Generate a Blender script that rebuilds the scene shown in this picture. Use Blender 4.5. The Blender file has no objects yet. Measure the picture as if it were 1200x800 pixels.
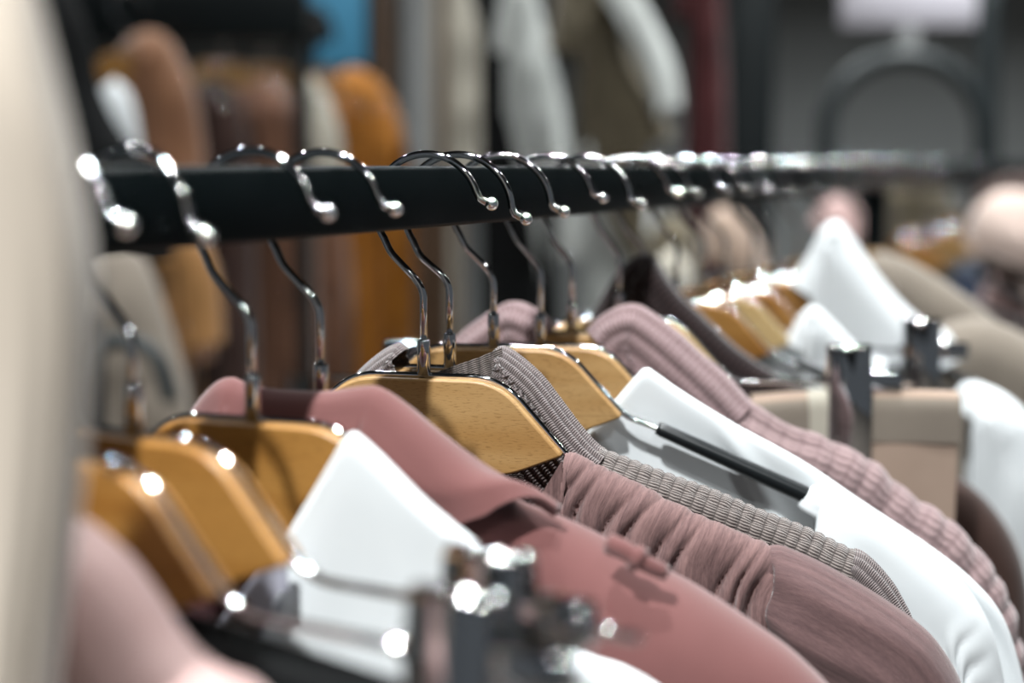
import bpy, bmesh, math, random
from mathutils import Vector, Matrix, noise

random.seed(7)
sc = bpy.context.scene
COL = sc.collection

# ------------------------------------------------------------------ camera
F = 1667.0                                  # focal length in pixels of a 1200 px wide frame
TH = math.radians(24.06)                    # the camera looks this far to the left of the rail
PITCH = math.atan(205.5 / F)
CAM = Vector((0.320, 0.0, 1.45))
RT = Vector((math.cos(TH), math.sin(TH), 0))
FH = Vector((-math.sin(TH), math.cos(TH), 0))
FW = FH * math.cos(PITCH) + Vector((0, 0, -math.sin(PITCH)))
UP = FH * math.sin(PITCH) + Vector((0, 0, math.cos(PITCH)))
cd = bpy.data.cameras.new('camera')
cd.sensor_width = 36.0
cd.lens = 36.0 * F / 1200.0
cd.clip_start = 0.01
cd.dof.use_dof = True
cd.dof.focus_distance = 0.715
cd.dof.aperture_fstop = 2.85
cam = bpy.data.objects.new('camera', cd)
COL.objects.link(cam)
cam.matrix_world = Matrix(((RT.x, UP.x, -FW.x, CAM.x), (RT.y, UP.y, -FW.y, CAM.y),
                           (RT.z, UP.z, -FW.z, CAM.z), (0, 0, 0, 1)))
sc.camera = cam

# ------------------------------------------------------------------ world, exposure
wd = bpy.data.worlds.new('shop_ambient')
wd.use_nodes = True
wd.node_tree.nodes['Background'].inputs[0].default_value = (0.80, 0.90, 1.0, 1)
wd.node_tree.nodes['Background'].inputs[1].default_value = 0.16
sc.world = wd
sc.view_settings.view_transform = 'Standard'
sc.view_settings.look = 'None'
sc.view_settings.gamma = 1.0
sc.view_settings.exposure = -0.42
sc.view_settings.use_curve_mapping = False
sc.cycles.use_denoising = True
sc.cycles.sample_clamp_indirect = 6.0
sc.cycles.max_bounces = 6
sc.cycles.caustics_reflective = False
sc.cycles.caustics_refractive = False

# ceiling spots of the shop: (x, y, power)
CEIL = 2.95
SPOTS = [(0.12, -0.55, 92), (0.10, 0.45, 18), (0.10, 1.30, 30), (0.10, 2.6, 40), (0.10, 3.9, 40),
         (-1.3, 0.9, 14), (-1.3, 2.4, 20), (-2.7, 1.7, 24), (-2.6, 3.4, 24), (-1.1, 4.2, 28),
         (1.25, -0.9, 26), (1.25, 1.7, 18), (1.5, 3.2, 28)]

# ------------------------------------------------------------------ tools
def lin(r, g, b):
    f = lambda c: (c / 255 / 12.92) if c / 255 <= 0.04045 else ((c / 255 + 0.055) / 1.055) ** 2.4
    k = 0.75                                # all these colours dimmed, so stronger lamps give brighter chrome highlights
    return (f(r) * k, f(g) * k, f(b) * k, 1)

def pix_ray(px, py):
    return FW + RT * ((px - 600) / F) - UP * ((py - 400) / F)

class Frame:
    """an upright plane in the shop: origin, turned by yaw; local x across, local y away, local z up"""
    def __init__(self, o, yaw):
        self.o = Vector(o); self.yaw = yaw
        self.a = Vector((math.cos(yaw), math.sin(yaw), 0)); self.n = Vector((-math.sin(yaw), math.cos(yaw), 0))
    def uz(self, px, py, off=0.0):
        r = pix_ray(px, py)
        t = ((self.o + self.n * off - CAM).dot(self.n)) / r.dot(self.n)
        d = CAM + r * t - self.o
        return (d.dot(self.a), d.z)
    def line(self, pts, off=0.0):
        return [self.uz(p[0], p[1], off) for p in pts]

def rail_y(px, x=-0.0125):
    r = pix_ray(px, 194.5)
    return (x - CAM.x) / r.x * r.y

def tag(o, label=None, cat=None, group=None, kind=None):
    if label: o['label'] = label
    if cat: o['category'] = cat
    if group: o['group'] = group
    if kind: o['kind'] = kind
    return o

def empty(name, loc, yaw=0.0):
    o = bpy.data.objects.new(name, None)
    o.empty_display_size = 0.05
    o.location = loc; o.rotation_euler = (0, 0, yaw)
    COL.objects.link(o)
    return o

class MB:
    def __init__(self):
        self.v = []; self.f = []; self.uv = []
    def add(self, v, f, uv=None):
        b = len(self.v)
        self.v += [tuple(p) for p in v]
        self.f += [tuple(b + i for i in q) for q in f]
        self.uv += uv if uv else [(0.0, 0.0)] * len(v)
        return self
    def mesh(self, name, mat, smooth=True):
        me = bpy.data.meshes.new(name)
        me.from_pydata(self.v, [], self.f)
        lay = me.uv_layers.new(name='UVMap')
        for l in me.loops:
            lay.data[l.index].uv = self.uv[l.vertex_index]
        if smooth:
            me.polygons.foreach_set('use_smooth', [True] * len(me.polygons))
        me.materials.append(mat)
        me.update()
        return me
    def build(self, name, mat, parent=None, smooth=True, loc=None, yaw=0.0, solid=0.0, auto=None):
        o = bpy.data.objects.new(name, self.mesh(name, mat, smooth))
        COL.objects.link(o)
        if parent: o.parent = parent
        if loc is not None:
            o.location = loc; o.rotation_euler = (0, 0, yaw)
        if solid:
            m = o.modifiers.new('thickness', 'SOLIDIFY'); m.thickness = solid; m.offset = 0
        return o

def box(mb, x0, x1, y0, y1, z0, z1):
    v = [(x, y, z) for z in (z0, z1) for y in (y0, y1) for x in (x0, x1)]
    mb.add(v, [(0, 2, 3, 1), (4, 5, 7, 6), (0, 1, 5, 4), (2, 6, 7, 3), (0, 4, 6, 2), (1, 3, 7, 5)])
    return mb

def bevel_box(x0, x1, y0, y1, z0, z1, r, seg=2):
    bm = bmesh.new()
    vs = [bm.verts.new((x, y, z)) for z in (z0, z1) for y in (y0, y1) for x in (x0, x1)]
    for q in [(0, 2, 3, 1), (4, 5, 7, 6), (0, 1, 5, 4), (2, 6, 7, 3), (0, 4, 6, 2), (1, 3, 7, 5)]:
        bm.faces.new([vs[i] for i in q])
    bmesh.ops.bevel(bm, geom=list(bm.edges), offset=r, segments=seg, profile=0.5, affect='EDGES')
    return bm_mb(bm)

def bm_mb(bm):
    mb = MB()
    bm.verts.index_update()
    mb.add([v.co[:] for v in bm.verts], [[v.index for v in f.verts] for f in bm.faces])
    bm.free()
    return mb

def fillet(pts, rad, n=7):
    """2-D path with its inner corners rounded"""
    out = [pts[0]]
    for i in range(1, len(pts) - 1):
        p, a, b = Vector(pts[i]), Vector(pts[i - 1]), Vector(pts[i + 1])
        r = rad[i] if isinstance(rad, (list, tuple)) else rad
        da, db = (a - p), (b - p)
        r = min(r, da.length * 0.49, db.length * 0.49)
        p0, p1 = p + da.normalized() * r, p + db.normalized() * r
        for k in range(n + 1):
            t = k / n
            out.append(tuple(p0 * (1 - t) ** 2 + p * 2 * t * (1 - t) + p1 * t * t))
    out.append(pts[-1])
    return out

def tube(mb, path, r, seg=12):
    path = [Vector(p) for p in path]
    n = len(path)
    R = r if isinstance(r, (list, tuple)) else [r] * n
    t0 = (path[1] - path[0]).normalized()
    up = Vector((0, 1, 0)) if abs(t0.y) < 0.9 else Vector((1, 0, 0))
    x = t0.cross(up).normalized()
    v, f, uv = [], [], []
    L = 0
    for i in range(n):
        t = (path[min(i + 1, n - 1)] - path[max(i - 1, 0)]).normalized()
        x = (x - t * x.dot(t)).normalized()
        y = t.cross(x)
        if i: L += (path[i] - path[i - 1]).length
        for k in range(seg):
            a = 2 * math.pi * k / seg
            v.append(path[i] + (x * math.cos(a) + y * math.sin(a)) * R[i]); uv.append((L, a * R[i]))
    for i in range(n - 1):
        for k in range(seg):
            f.append((i * seg + k, i * seg + (k + 1) % seg, (i + 1) * seg + (k + 1) % seg, (i + 1) * seg + k))
    f.append(tuple(range(seg))[::-1]); f.append(tuple((n - 1) * seg + k for k in range(seg)))
    return mb.add(v, f, uv)

def lathe(mb, prof, c=(0, 0, 0), seg=20):
    v, f = [], []
    for r, z in prof:
        for k in range(seg):
            a = 2 * math.pi * k / seg
            v.append((c[0] + r * math.cos(a), c[1] + r * math.sin(a), c[2] + z))
    for i in range(len(prof) - 1):
        for k in range(seg):
            f.append((i * seg + k, i * seg + (k + 1) % seg, (i + 1) * seg + (k + 1) % seg, (i + 1) * seg + k))
    return mb.add(v, f)

def ball(mb, c, r, seg=14):
    return lathe(mb, [(max(1e-5, r * math.sin(math.pi * i / 10)), -r * math.cos(math.pi * i / 10)) for i in range(11)], c, seg)

def resample(pts, step):
    """smooth curve (Catmull-Rom) through the points, evenly spaced"""
    P = [Vector(p) for p in pts]
    Q = [P[0] * 2 - P[1]] + P + [P[-1] * 2 - P[-2]]
    fine = []
    for i in range(1, len(Q) - 2):
        for k in range(16):
            t = k / 16
            a, b, c, d = Q[i - 1], Q[i], Q[i + 1], Q[i + 2]
            fine.append(0.5 * ((2 * b) + (c - a) * t + (2 * a - 5 * b + 4 * c - d) * t * t + (-a + 3 * b - 3 * c + d) * t ** 3))
    fine.append(P[-1])
    acc = [0.0]
    for i in range(1, len(fine)): acc.append(acc[-1] + (fine[i] - fine[i - 1]).length)
    n = max(2, int(acc[-1] / step) + 1)
    out, j = [], 0
    for k in range(n):
        s = acc[-1] * k / (n - 1)
        while j < len(acc) - 2 and acc[j + 1] < s: j += 1
        t = (s - acc[j]) / max(1e-9, acc[j + 1] - acc[j])
        out.append(fine[j].lerp(fine[j + 1], t))
    return out, acc[-1]

def nz(x, y, z=0.0):
    return noise.noise(Vector((x, y, z)))

def sm(a, b, x):
    t = max(0.0, min(1.0, (x - a) / (b - a)))
    return t * t * (3 - 2 * t)

def shell(ridge, w=0.014, drop=0.45, disp=None, off=0.0, step=0.003, fine=0.07, dt=0.003, mirror=False,
          sides=(1, 1), hfac=1.2, flare=0.0, coarse=0.02, blend=0.05, straight=False):
    """cloth lying over a shoulder line: ridge = (u, z) points; it rounds over the ridge with half thickness w
    and then falls on both sides by drop (a number or function of s). disp(s, t) pushes along the normal."""
    pts, L = resample(ridge, step)
    n = len(pts)
    nin = []
    for i in range(n):
        t = (pts[min(i + 1, n - 1)] - pts[max(i - 1, 0)]).normalized()
        m = Vector((t.y, -t.x))
        if pts[-1].x < pts[0].x: m = -m
        nin.append(Vector((0, -1)) if straight else m)
    ds = [0.0]
    dmax = drop if not callable(drop) else max(drop(L * i / 20) for i in range(21))
    while ds[-1] < dmax:
        ds.append(ds[-1] + (dt if ds[-1] < fine else coarse))
    ds[-1] = dmax
    tl = ([-d for d in reversed(ds[1:])] if sides[0] else []) + [0.0] + (ds[1:] if sides[1] else [])
    grid = []
    S = [L * i / (n - 1) for i in range(n)]
    for i in range(n):
        s = S[i]
        W = w(s) if callable(w) else w
        O = off(s) if callable(off) else off
        D = drop(s) if callable(drop) else drop
        col = []
        for t in tl:
            d = abs(t) * (D / dmax if callable(drop) else 1.0)
            q = 1.3 * W
            ph = min(1.0, d / q) * math.pi / 2
            dirv = nin[i].lerp(Vector((0, -1)), sm(0, blend, d)) if blend else nin[i]
            p = pts[i] + nin[i] * (W * hfac * (1 - math.cos(ph))) + dirv * max(0.0, d - q)
            o = W * math.sin(ph) + flare * max(0.0, d - q)
            col.append(Vector((p.x, O + (o if t > 0 else -o), p.y)))
        grid.append(col)
    m = len(tl)
    if disp:
        new = []
        for i in range(n):
            c = []
            for j in range(m):
                a = grid[min(i + 1, n - 1)][j] - grid[max(i - 1, 0)][j]
                b = grid[i][min(j + 1, m - 1)] - grid[i][max(j - 1, 0)]
                nn = a.cross(b)
                nn = nn.normalized() if nn.length > 1e-12 else Vector((0, 0, 1))
                c.append(grid[i][j] + nn * disp(S[i], tl[j]))
            new.append(c)
        grid = new
    v = [p for c in grid for p in c]
    uv = [(S[i], tl[j]) for i in range(n) for j in range(m)]
    f = [(i * m + j, (i + 1) * m + j, (i + 1) * m + j + 1, i * m + j + 1) for i in range(n - 1) for j in range(m - 1)]
    mb = MB()
    mb.add(v, f, uv)
    if mirror:
        mb.add([(-p.x, p.y, p.z) for p in v], [q[::-1] for q in f], uv)
    return mb

def panel(mb, u0, u1, ztop, off, drop, nu=30, nv=24, disp=None):
    v, f, uv = [], [], []
    for i in range(nu + 1):
        u = u0 + (u1 - u0) * i / nu
        for j in range(nv + 1):
            d = drop * j / nv
            v.append((u, off + (disp(u, d) if disp else 0), ztop(u) - d)); uv.append((u, d))
    for i in range(nu):
        for j in range(nv):
            a = i * (nv + 1) + j
            f.append((a, a + nv + 1, a + nv + 2, a + 1))
    return mb.add(v, f, uv)

# ------------------------------------------------------------------ materials
def new_mat(name):
    m = bpy.data.materials.new(name); m.use_nodes = True
    return m, m.node_tree.nodes, m.node_tree.links, m.node_tree.nodes['Principled BSDF']

def plain(name, col, rough=0.5, metal=0.0, spec=0.5, var=0.06, vs=40.0, coat=0.0):
    m, N, L, b = new_mat(name)
    b.inputs['Roughness'].default_value = rough; b.inputs['Metallic'].default_value = metal
    b.inputs['Specular IOR Level'].default_value = spec; b.inputs['Coat Weight'].default_value = coat
    tc = N.new('ShaderNodeTexCoord'); no = N.new('ShaderNodeTexNoise'); no.inputs['Scale'].default_value = vs
    L.new(tc.outputs['Object'], no.inputs['Vector'])
    mx = N.new('ShaderNodeMix'); mx.data_type = 'RGBA'
    mx.inputs[6].default_value = tuple(c * (1 - var) for c in col[:3]) + (1,)
    mx.inputs[7].default_value = tuple(min(1, c * (1 + var)) for c in col[:3]) + (1,)
    L.new(no.outputs['Fac'], mx.inputs[0]); L.new(mx.outputs[2], b.inputs['Base Color'])
    return m

def math_node(N, L, op, a, b=None):
    n = N.new('ShaderNodeMath'); n.operation = op
    for k, x in ((0, a), (1, b)):
        if x is None: continue
        if isinstance(x, (int, float)): n.inputs[k].default_value = x
        else: L.new(x, n.inputs[k])
    return n.outputs[0]

def fabric(name, col, col2=None, fibre=(900, 900), streak=(60, 60), bump=0.25, sheen=0.25, rough=0.88, amt=1.0, weave=2200.0):
    """cloth: streaks and fine threads follow the cloth's own UV (metres along and across)"""
    m, N, L, b = new_mat(name)
    col2 = col2 or tuple(c * 0.86 for c in col[:3]) + (1,)
    uv = N.new('ShaderNodeUVMap'); uv.uv_map = 'UVMap'
    mp = N.new('ShaderNodeMapping'); mp.inputs['Scale'].default_value = (streak[0], streak[1], 1)
    L.new(uv.outputs[0], mp.inputs[0])
    n1 = N.new('ShaderNodeTexNoise'); n1.inputs['Scale'].default_value = 1.0; n1.inputs['Detail'].default_value = 5
    L.new(mp.outputs[0], n1.inputs['Vector'])
    mp2 = N.new('ShaderNodeMapping'); mp2.inputs['Scale'].default_value = (fibre[0], fibre[1], 1)
    L.new(uv.outputs[0], mp2.inputs[0])
    n2 = N.new('ShaderNodeTexNoise'); n2.inputs['Scale'].default_value = 1.0; n2.inputs['Detail'].default_value = 3
    L.new(mp2.outputs[0], n2.inputs['Vector'])
    s = math_node(N, L, 'ADD', math_node(N, L, 'MULTIPLY', n1.outputs['Fac'], 0.6), math_node(N, L, 'MULTIPLY', n2.outputs['Fac'], 0.4))
    rp = N.new('ShaderNodeValToRGB')
    rp.color_ramp.elements[0].position = 0.5 - 0.22 / max(0.2, amt); rp.color_ramp.elements[0].color = col2
    rp.color_ramp.elements[1].position = 0.5 + 0.22 / max(0.2, amt); rp.color_ramp.elements[1].color = col
    L.new(s, rp.inputs[0]); L.new(rp.outputs[0], b.inputs['Base Color'])
    b.inputs['Roughness'].default_value = rough; b.inputs['Specular IOR Level'].default_value = 0.2
    b.inputs['Sheen Weight'].default_value = sheen; b.inputs['Sheen Roughness'].default_value = 0.5
    bp = N.new('ShaderNodeBump'); bp.inputs['Strength'].default_value = bump; bp.inputs['Distance'].default_value = 0.001
    L.new(s, bp.inputs['Height']); L.new(bp.outputs[0], b.inputs['Normal'])
    return m

def knit(name, col, dark, ribs, stitches, axis='s', bump=0.8, fuzz=0.35):
    """ribbed knit: rib columns and stitch rows from the cloth's UV"""
    m, N, L, b = new_mat(name)
    uv = N.new('ShaderNodeUVMap'); uv.uv_map = 'UVMap'
    sp = N.new('ShaderNodeSeparateXYZ'); L.new(uv.outputs[0], sp.inputs[0])
    a, c = (sp.outputs[0], sp.outputs[1]) if axis == 's' else (sp.outputs[1], sp.outputs[0])
    no = N.new('ShaderNodeTexNoise'); no.inputs['Scale'].default_value = 260; no.inputs['Detail'].default_value = 3
    L.new(uv.outputs[0], no.inputs['Vector'])
    ph = math_node(N, L, 'MULTIPLY', a, 2 * math.pi * ribs)
    col_w = math_node(N, L, 'ABSOLUTE', math_node(N, L, 'SINE', ph))
    # V shaped stitches: the phase of the rows swings with the column
    sw = math_node(N, L, 'MULTIPLY', col_w, 1.6)
    row = math_node(N, L, 'SINE', math_node(N, L, 'ADD', math_node(N, L, 'MULTIPLY', c, 2 * math.pi * stitches), sw))
    row01 = math_node(N, L, 'ADD', math_node(N, L, 'MULTIPLY', row, 0.5), 0.5)
    h = math_node(N, L, 'MULTIPLY', row01, math_node(N, L, 'POWER', col_w, 0.6))
    h2 = math_node(N, L, 'ADD', math_node(N, L, 'MULTIPLY', h, 0.75), math_node(N, L, 'MULTIPLY', no.outputs['Fac'], fuzz))
    rp = N.new('ShaderNodeValToRGB')
    rp.color_ramp.elements[0].position = 0.08; rp.color_ramp.elements[0].color = dark
    rp.color_ramp.elements[1].position = 0.55; rp.color_ramp.elements[1].color = col
    L.new(h2, rp.inputs[0]); L.new(rp.outputs[0], b.inputs['Base Color'])
    b.inputs['Roughness'].default_value = 0.95; b.inputs['Specular IOR Level'].default_value = 0.1
    b.inputs['Sheen Weight'].default_value = 0.3
    bp = N.new('ShaderNodeBump'); bp.inputs['Strength'].default_value = bump; bp.inputs['Distance'].default_value = 0.0012
    L.new(h2, bp.inputs['Height']); L.new(bp.outputs[0], b.inputs['Normal'])
    return m

def wood_mat(name, light, mid, dark, bands=1.0):
    m, N, L, b = new_mat(name)
    tc = N.new('ShaderNodeTexCoord'); oi = N.new('ShaderNodeObjectInfo')
    off = N.new('ShaderNodeVectorMath'); off.operation = 'ADD'
    L.new(tc.outputs['Object'], off.inputs[0])
    rn = math_node(N, L, 'MULTIPLY', oi.outputs['Random'], 3.0); L.new(rn, off.inputs[1])
    mp = N.new('ShaderNodeMapping'); mp.inputs['Scale'].default_value = (7, 30, 55)
    L.new(off.outputs[0], mp.inputs[0])
    n1 = N.new('ShaderNodeTexNoise'); n1.inputs['Scale'].default_value = 1; n1.inputs['Detail'].default_value = 3
    n1.inputs['Distortion'].default_value = 0.6
    L.new(mp.outputs[0], n1.inputs['Vector'])
    mp2 = N.new('ShaderNodeMapping'); mp2.inputs['Scale'].default_value = (240, 400, 1500)
    mp2.inputs['Rotation'].default_value = (0, math.radians(4), 0)
    L.new(off.outputs[0], mp2.inputs[0])
    n2 = N.new('ShaderNodeTexNoise'); n2.inputs['Scale'].default_value = 1; n2.inputs['Detail'].default_value = 2
    L.new(mp2.outputs[0], n2.inputs['Vector'])
    r1 = N.new('ShaderNodeValToRGB')
    r1.color_ramp.elements[0].position = 0.34; r1.color_ramp.elements[0].color = mid
    r1.color_ramp.elements[1].position = 0.60; r1.color_ramp.elements[1].color = light
    L.new(n1.outputs['Fac'], r1.inputs[0])
    r2 = N.new('ShaderNodeValToRGB')
    r2.color_ramp.elements[0].position = 0.33; r2.color_ramp.elements[0].color = (1, 1, 1, 1)
    r2.color_ramp.elements[1].position = 0.45; r2.color_ramp.elements[1].color = (0, 0, 0, 1)
    L.new(n2.outputs['Fac'], r2.inputs[0])
    mx = N.new('ShaderNodeMix'); mx.data_type = 'RGBA'; mx.inputs[7].default_value = dark
    L.new(math_node(N, L, 'MULTIPLY', r2.outputs[0], 0.42), mx.inputs[0]); L.new(r1.outputs[0], mx.inputs[6])
    L.new(mx.outputs[2], b.inputs['Base Color'])
    b.inputs['Roughness'].default_value = 0.42; b.inputs['Specular IOR Level'].default_value = 0.35
    bp = N.new('ShaderNodeBump'); bp.inputs['Strength'].default_value = 0.12; bp.inputs['Distance'].default_value = 0.0005
    L.new(n2.outputs['Fac'], bp.inputs['Height']); L.new(bp.outputs[0], b.inputs['Normal'])
    return m

M = {}
M['chrome'] = plain('chrome', (0.86, 0.87, 0.88, 1), 0.05, 1.0, var=0.03)
M['dimmed_chrome'] = plain('dimmed_chrome', (0.60, 0.60, 0.61, 1), 0.05, 1.0, var=0.05)  # chrome dimmed in colour to stand for the dark surroundings it reflects
M['rail'] = plain('black_powder_coat', lin(4, 13, 15), 0.45, 0.0, 0.12, var=0.1, vs=300)
M['rubber'] = plain('black_rubber', lin(13, 19, 22), 0.33, 0.0, 0.5, var=0.15)
M['wood'] = wood_mat('beech', lin(176, 140, 92), lin(160, 121, 72), lin(104, 70, 36))
M['wood_orange'] = wood_mat('beech_lacquered', lin(160, 115, 58), lin(140, 94, 40), lin(96, 62, 26))
M['wood_pale'] = wood_mat('beech_pale', lin(200, 172, 122), lin(188, 156, 104), lin(150, 114, 70))
M['rose'] = fabric('dusty_rose_twill', lin(112, 71, 69), lin(103, 64, 62), (2600, 1500), (30, 30), 0.12, 0.35)
M['white'] = fabric('white_cotton', lin(232, 236, 238), lin(224, 229, 232), (1800, 1800), (20, 20), 0.08, 0.05)
M['gauze'] = fabric('mauve_gauze', lin(138, 108, 105), lin(82, 60, 60), (1900, 260), (420, 22), 0.7, 0.2, amt=1.2)
M['gauze_sleeve'] = fabric('mauve_gauze_sleeve', lin(114, 88, 87), lin(76, 57, 58), (240, 1900), (16, 420), 0.6, 0.2, amt=1.1)
M['grey_knit'] = knit('grey_rib_knit', lin(128, 118, 114), lin(34, 29, 28), 80.6, 900, 's')
M['grey_knit_across'] = knit('grey_rib_knit_collar', lin(138, 126, 125), lin(44, 37, 39), 116.3, 800, 't')
M['pink_knit'] = knit('pink_rib_knit', lin(152, 128, 129), lin(100, 80, 83), 70, 260, 't', 0.8, 0.4)
M['pink_knit_b'] = knit('pink_cable_knit', lin(156, 133, 133), lin(106, 86, 88), 45, 260, 's', 0.8, 0.4)
M['dark_knit'] = knit('dark_brown_rib_knit', lin(50, 37, 37), lin(14, 10, 11), 60, 240, 't', 0.8, 0.3)
M['maroon'] = fabric('maroon_mesh', lin(92, 52, 56), lin(48, 24, 28), (1400, 1400), (500, 500), 0.5, 0.1, amt=1.4)
M['blush'] = fabric('blush_satin', lin(180, 150, 146), lin(170, 138, 134), (900, 900), (20, 20), 0.1, 0.2, 0.6)
M['beige_wool'] = fabric('beige_wool', lin(198, 185, 171), lin(188, 175, 160), (600, 600), (15, 15), 0.2, 0.3)
M['olive'] = fabric('olive_black_twill', lin(52, 48, 38), lin(36, 34, 28), (1500, 1500), (30, 30), 0.15, 0.1)
M['black_cloth'] = fabric('black_cloth', lin(10, 12, 13), lin(6, 8, 9), (900, 900), (20, 20), 0.15, 0.0)
M['beige'] = fabric('beige_cotton', lin(176, 154, 138), lin(160, 138, 122), (1400, 1400), (20, 20), 0.15, 0.2)
M['taupe'] = fabric('taupe_wool', lin(140, 130, 118), lin(122, 112, 102), (600, 600), (15, 15), 0.15, 0.2)
M['camel'] = fabric('camel_wool', lin(140, 98, 70), lin(120, 82, 56), (600, 600), (12, 12), 0.15, 0.3)
M['brown'] = fabric('brown_wool', lin(122, 84, 62), lin(96, 64, 46), (600, 600), (12, 12), 0.15, 0.3)
M['dark_brown'] = fabric('dark_brown_wool', lin(66, 44, 36), lin(46, 30, 26), (600, 600), (12, 12), 0.15, 0.2)
M['mustard'] = fabric('mustard_wool', lin(172, 110, 32), lin(148, 90, 22), (600, 600), (12, 12), 0.15, 0.2)
M['cream'] = fabric('cream_cloth', lin(188, 182, 168), lin(172, 166, 152), (600, 600), (12, 12), 0.15, 0.2)
M['burgundy'] = fabric('burgundy_cloth', lin(72, 24, 26), lin(50, 16, 18), (600, 600), (12, 12), 0.15, 0.1)
M['olive_vest'] = fabric('olive_tweed', lin(112, 102, 82), lin(72, 66, 54), (300, 300), (12, 12), 0.3, 0.2)
M['grey_paint'] = plain('grey_paint', lin(170, 174, 174), 0.7, var=0.05, vs=3)
M['floor'] = plain('grey_floor', lin(104, 98, 92), 0.35, var=0.12, vs=5)
M['ceiling'] = plain('dark_ceiling', lin(34, 36, 38), 0.8, var=0.05, vs=4)
M['blue'] = plain('blue_panel', lin(76, 152, 190), 0.5, var=0.06)
M['sign_white'] = plain('white_sign', lin(226, 222, 232), 0.5, var=0.02)
M['post_wood'] = wood_mat('dark_oak_post', lin(92, 70, 52), lin(78, 58, 42), lin(56, 40, 28))
M['post_grey'] = plain('grey_plaster', lin(140, 142, 142), 0.7, var=0.05)
M['dark_metal'] = plain('dark_metal', lin(40, 47, 49), 0.5, 0.0, 0.4, var=0.1)
M['lamp'] = plain('lamp_white', lin(220, 220, 220), 0.4, var=0.02)
M['black_metal'] = plain('black_metal', lin(12, 20, 22), 0.5, 0.0, 0.2, var=0.1)
M['pale_blush'] = fabric('pale_blush_knit', lin(204, 184, 174), lin(190, 168, 158), (600, 600), (12, 12), 0.15, 0.2)
M['shaded_edge'] = fabric('white_cotton_shaded_edge', lin(176, 176, 190), lin(164, 164, 178), (1800, 1800), (20, 20), 0.08, 0.05)  # white collar cloth with shade put into its colour
M['shade_white'] = fabric('white_cotton_dimmed', lin(196, 199, 196), lin(184, 188, 185), (900, 900), (12, 12), 0.1, 0.1)  # white cloth with the weaker background light put into its colour
M['tan'] = fabric('tan_wool', lin(166, 122, 74), lin(146, 104, 60), (600, 600), (12, 12), 0.15, 0.2)
M['navy'] = fabric('navy_cloth', lin(40, 52, 74), lin(30, 40, 58), (600, 600), (12, 12), 0.15, 0.1)

# ------------------------------------------------------------------ room
def structure(name, mb, mat):
    return tag(mb.build(name, mat, smooth=False), kind='structure')
structure('floor', box(MB(), -4.5, 3.6, -2.4, 6.0, -0.05, 0.0), M['floor'])
structure('ceiling', box(MB(), -4.5, 3.6, -2.4, 6.0, 3.1, 3.15), M['ceiling'])
structure('wall_back', box(MB(), -4.5, 3.6, 6.0, 6.1, 0.0, 3.1), M['grey_paint'])
structure('wall_left', box(MB(), -4.6, -4.5, -2.4, 6.0, 0.0, 3.1), M['grey_paint'])

for (x, y, pw) in SPOTS:
    r = empty('ceiling_spotlight', (x, y, CEIL))
    tag(r, 'white cylindrical ceiling spotlight above the clothes racks', 'lamp', 'ceiling spotlights of the shop')
    lathe(MB(), [(0.001, 0.15), (0.062, 0.15), (0.062, -0.01), (0.056, -0.01), (0.056, 0.012), (0.001, 0.012)]).build('housing', M['lamp'], r)
    ld = bpy.data.lights.new('spot_lamp', 'AREA'); ld.shape = 'DISK'; ld.size = 0.085; ld.energy = pw
    ld.color = (0.97, 1.0, 1.0); ld.spread = math.radians(130)
    lo = bpy.data.objects.new('spot_lamp', ld); COL.objects.link(lo); lo.parent = r

# ------------------------------------------------------------------ clothes rack in front
RX = -0.0125                                 # middle of the rail
rack = empty('clothes_rack', (RX, 1.9, 0))
tag(rack, 'black flat-bar clothes rack carrying the front row of hangers', 'clothes rack')
bevel_box(-0.0125, 0.0125, -2.2, 1.6, 1.42, 1.45, 0.0022, 2).build('rail', M['rail'], rack)
for y in (-2.15, rail_y(1028) - 1.9, 1.57):
    bevel_box(-0.014, 0.014, y - 0.014, y + 0.014, 0.05, 1.4195, 0.002, 2).build('post', M['rail'], rack)
    bevel_box(-0.25, 0.25, y - 0.02, y + 0.02, 0.0, 0.05, 0.004, 2).build('foot', M['rail'], rack)

# ------------------------------------------------------------------ hangers
mm = 0.001
def hook_mesh(R=27.0, cx=2.0, aend=15.0, stem=-92.0):
    cz = 6.0 - R
    p = []
    e = math.radians(aend)
    ex, ez = cx + R * math.cos(e), cz + R * math.sin(e)
    bx, bz = ex + 7.5, ez - 4.5
    p += [(bx, bz), (ex + 4.4, ez - 3.6), (ex + 1.6, ez - 2.2)]
    a = aend + 3
    while a < 214:
        p.append((cx + R * math.cos(math.radians(a)), cz + R * math.sin(math.radians(a)))); a += 6
    lx, lz = cx + R * math.cos(math.radians(214)), cz + R * math.sin(math.radians(214))
    k = fillet([(lx, lz), (lx + 3.0, lz - 7.0), (-3.5, -57.0), (0, -63), (0, stem)], [0, 5, 5, 5, 0])
    p += k
    mb = MB()
    tube(mb, [(x * mm, 0, z * mm) for x, z in p], 1.9 * mm, 12)
    b = MB(); ball(b, (bx * mm, 0, bz * mm), 3.4 * mm)
    return mb, b

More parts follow.
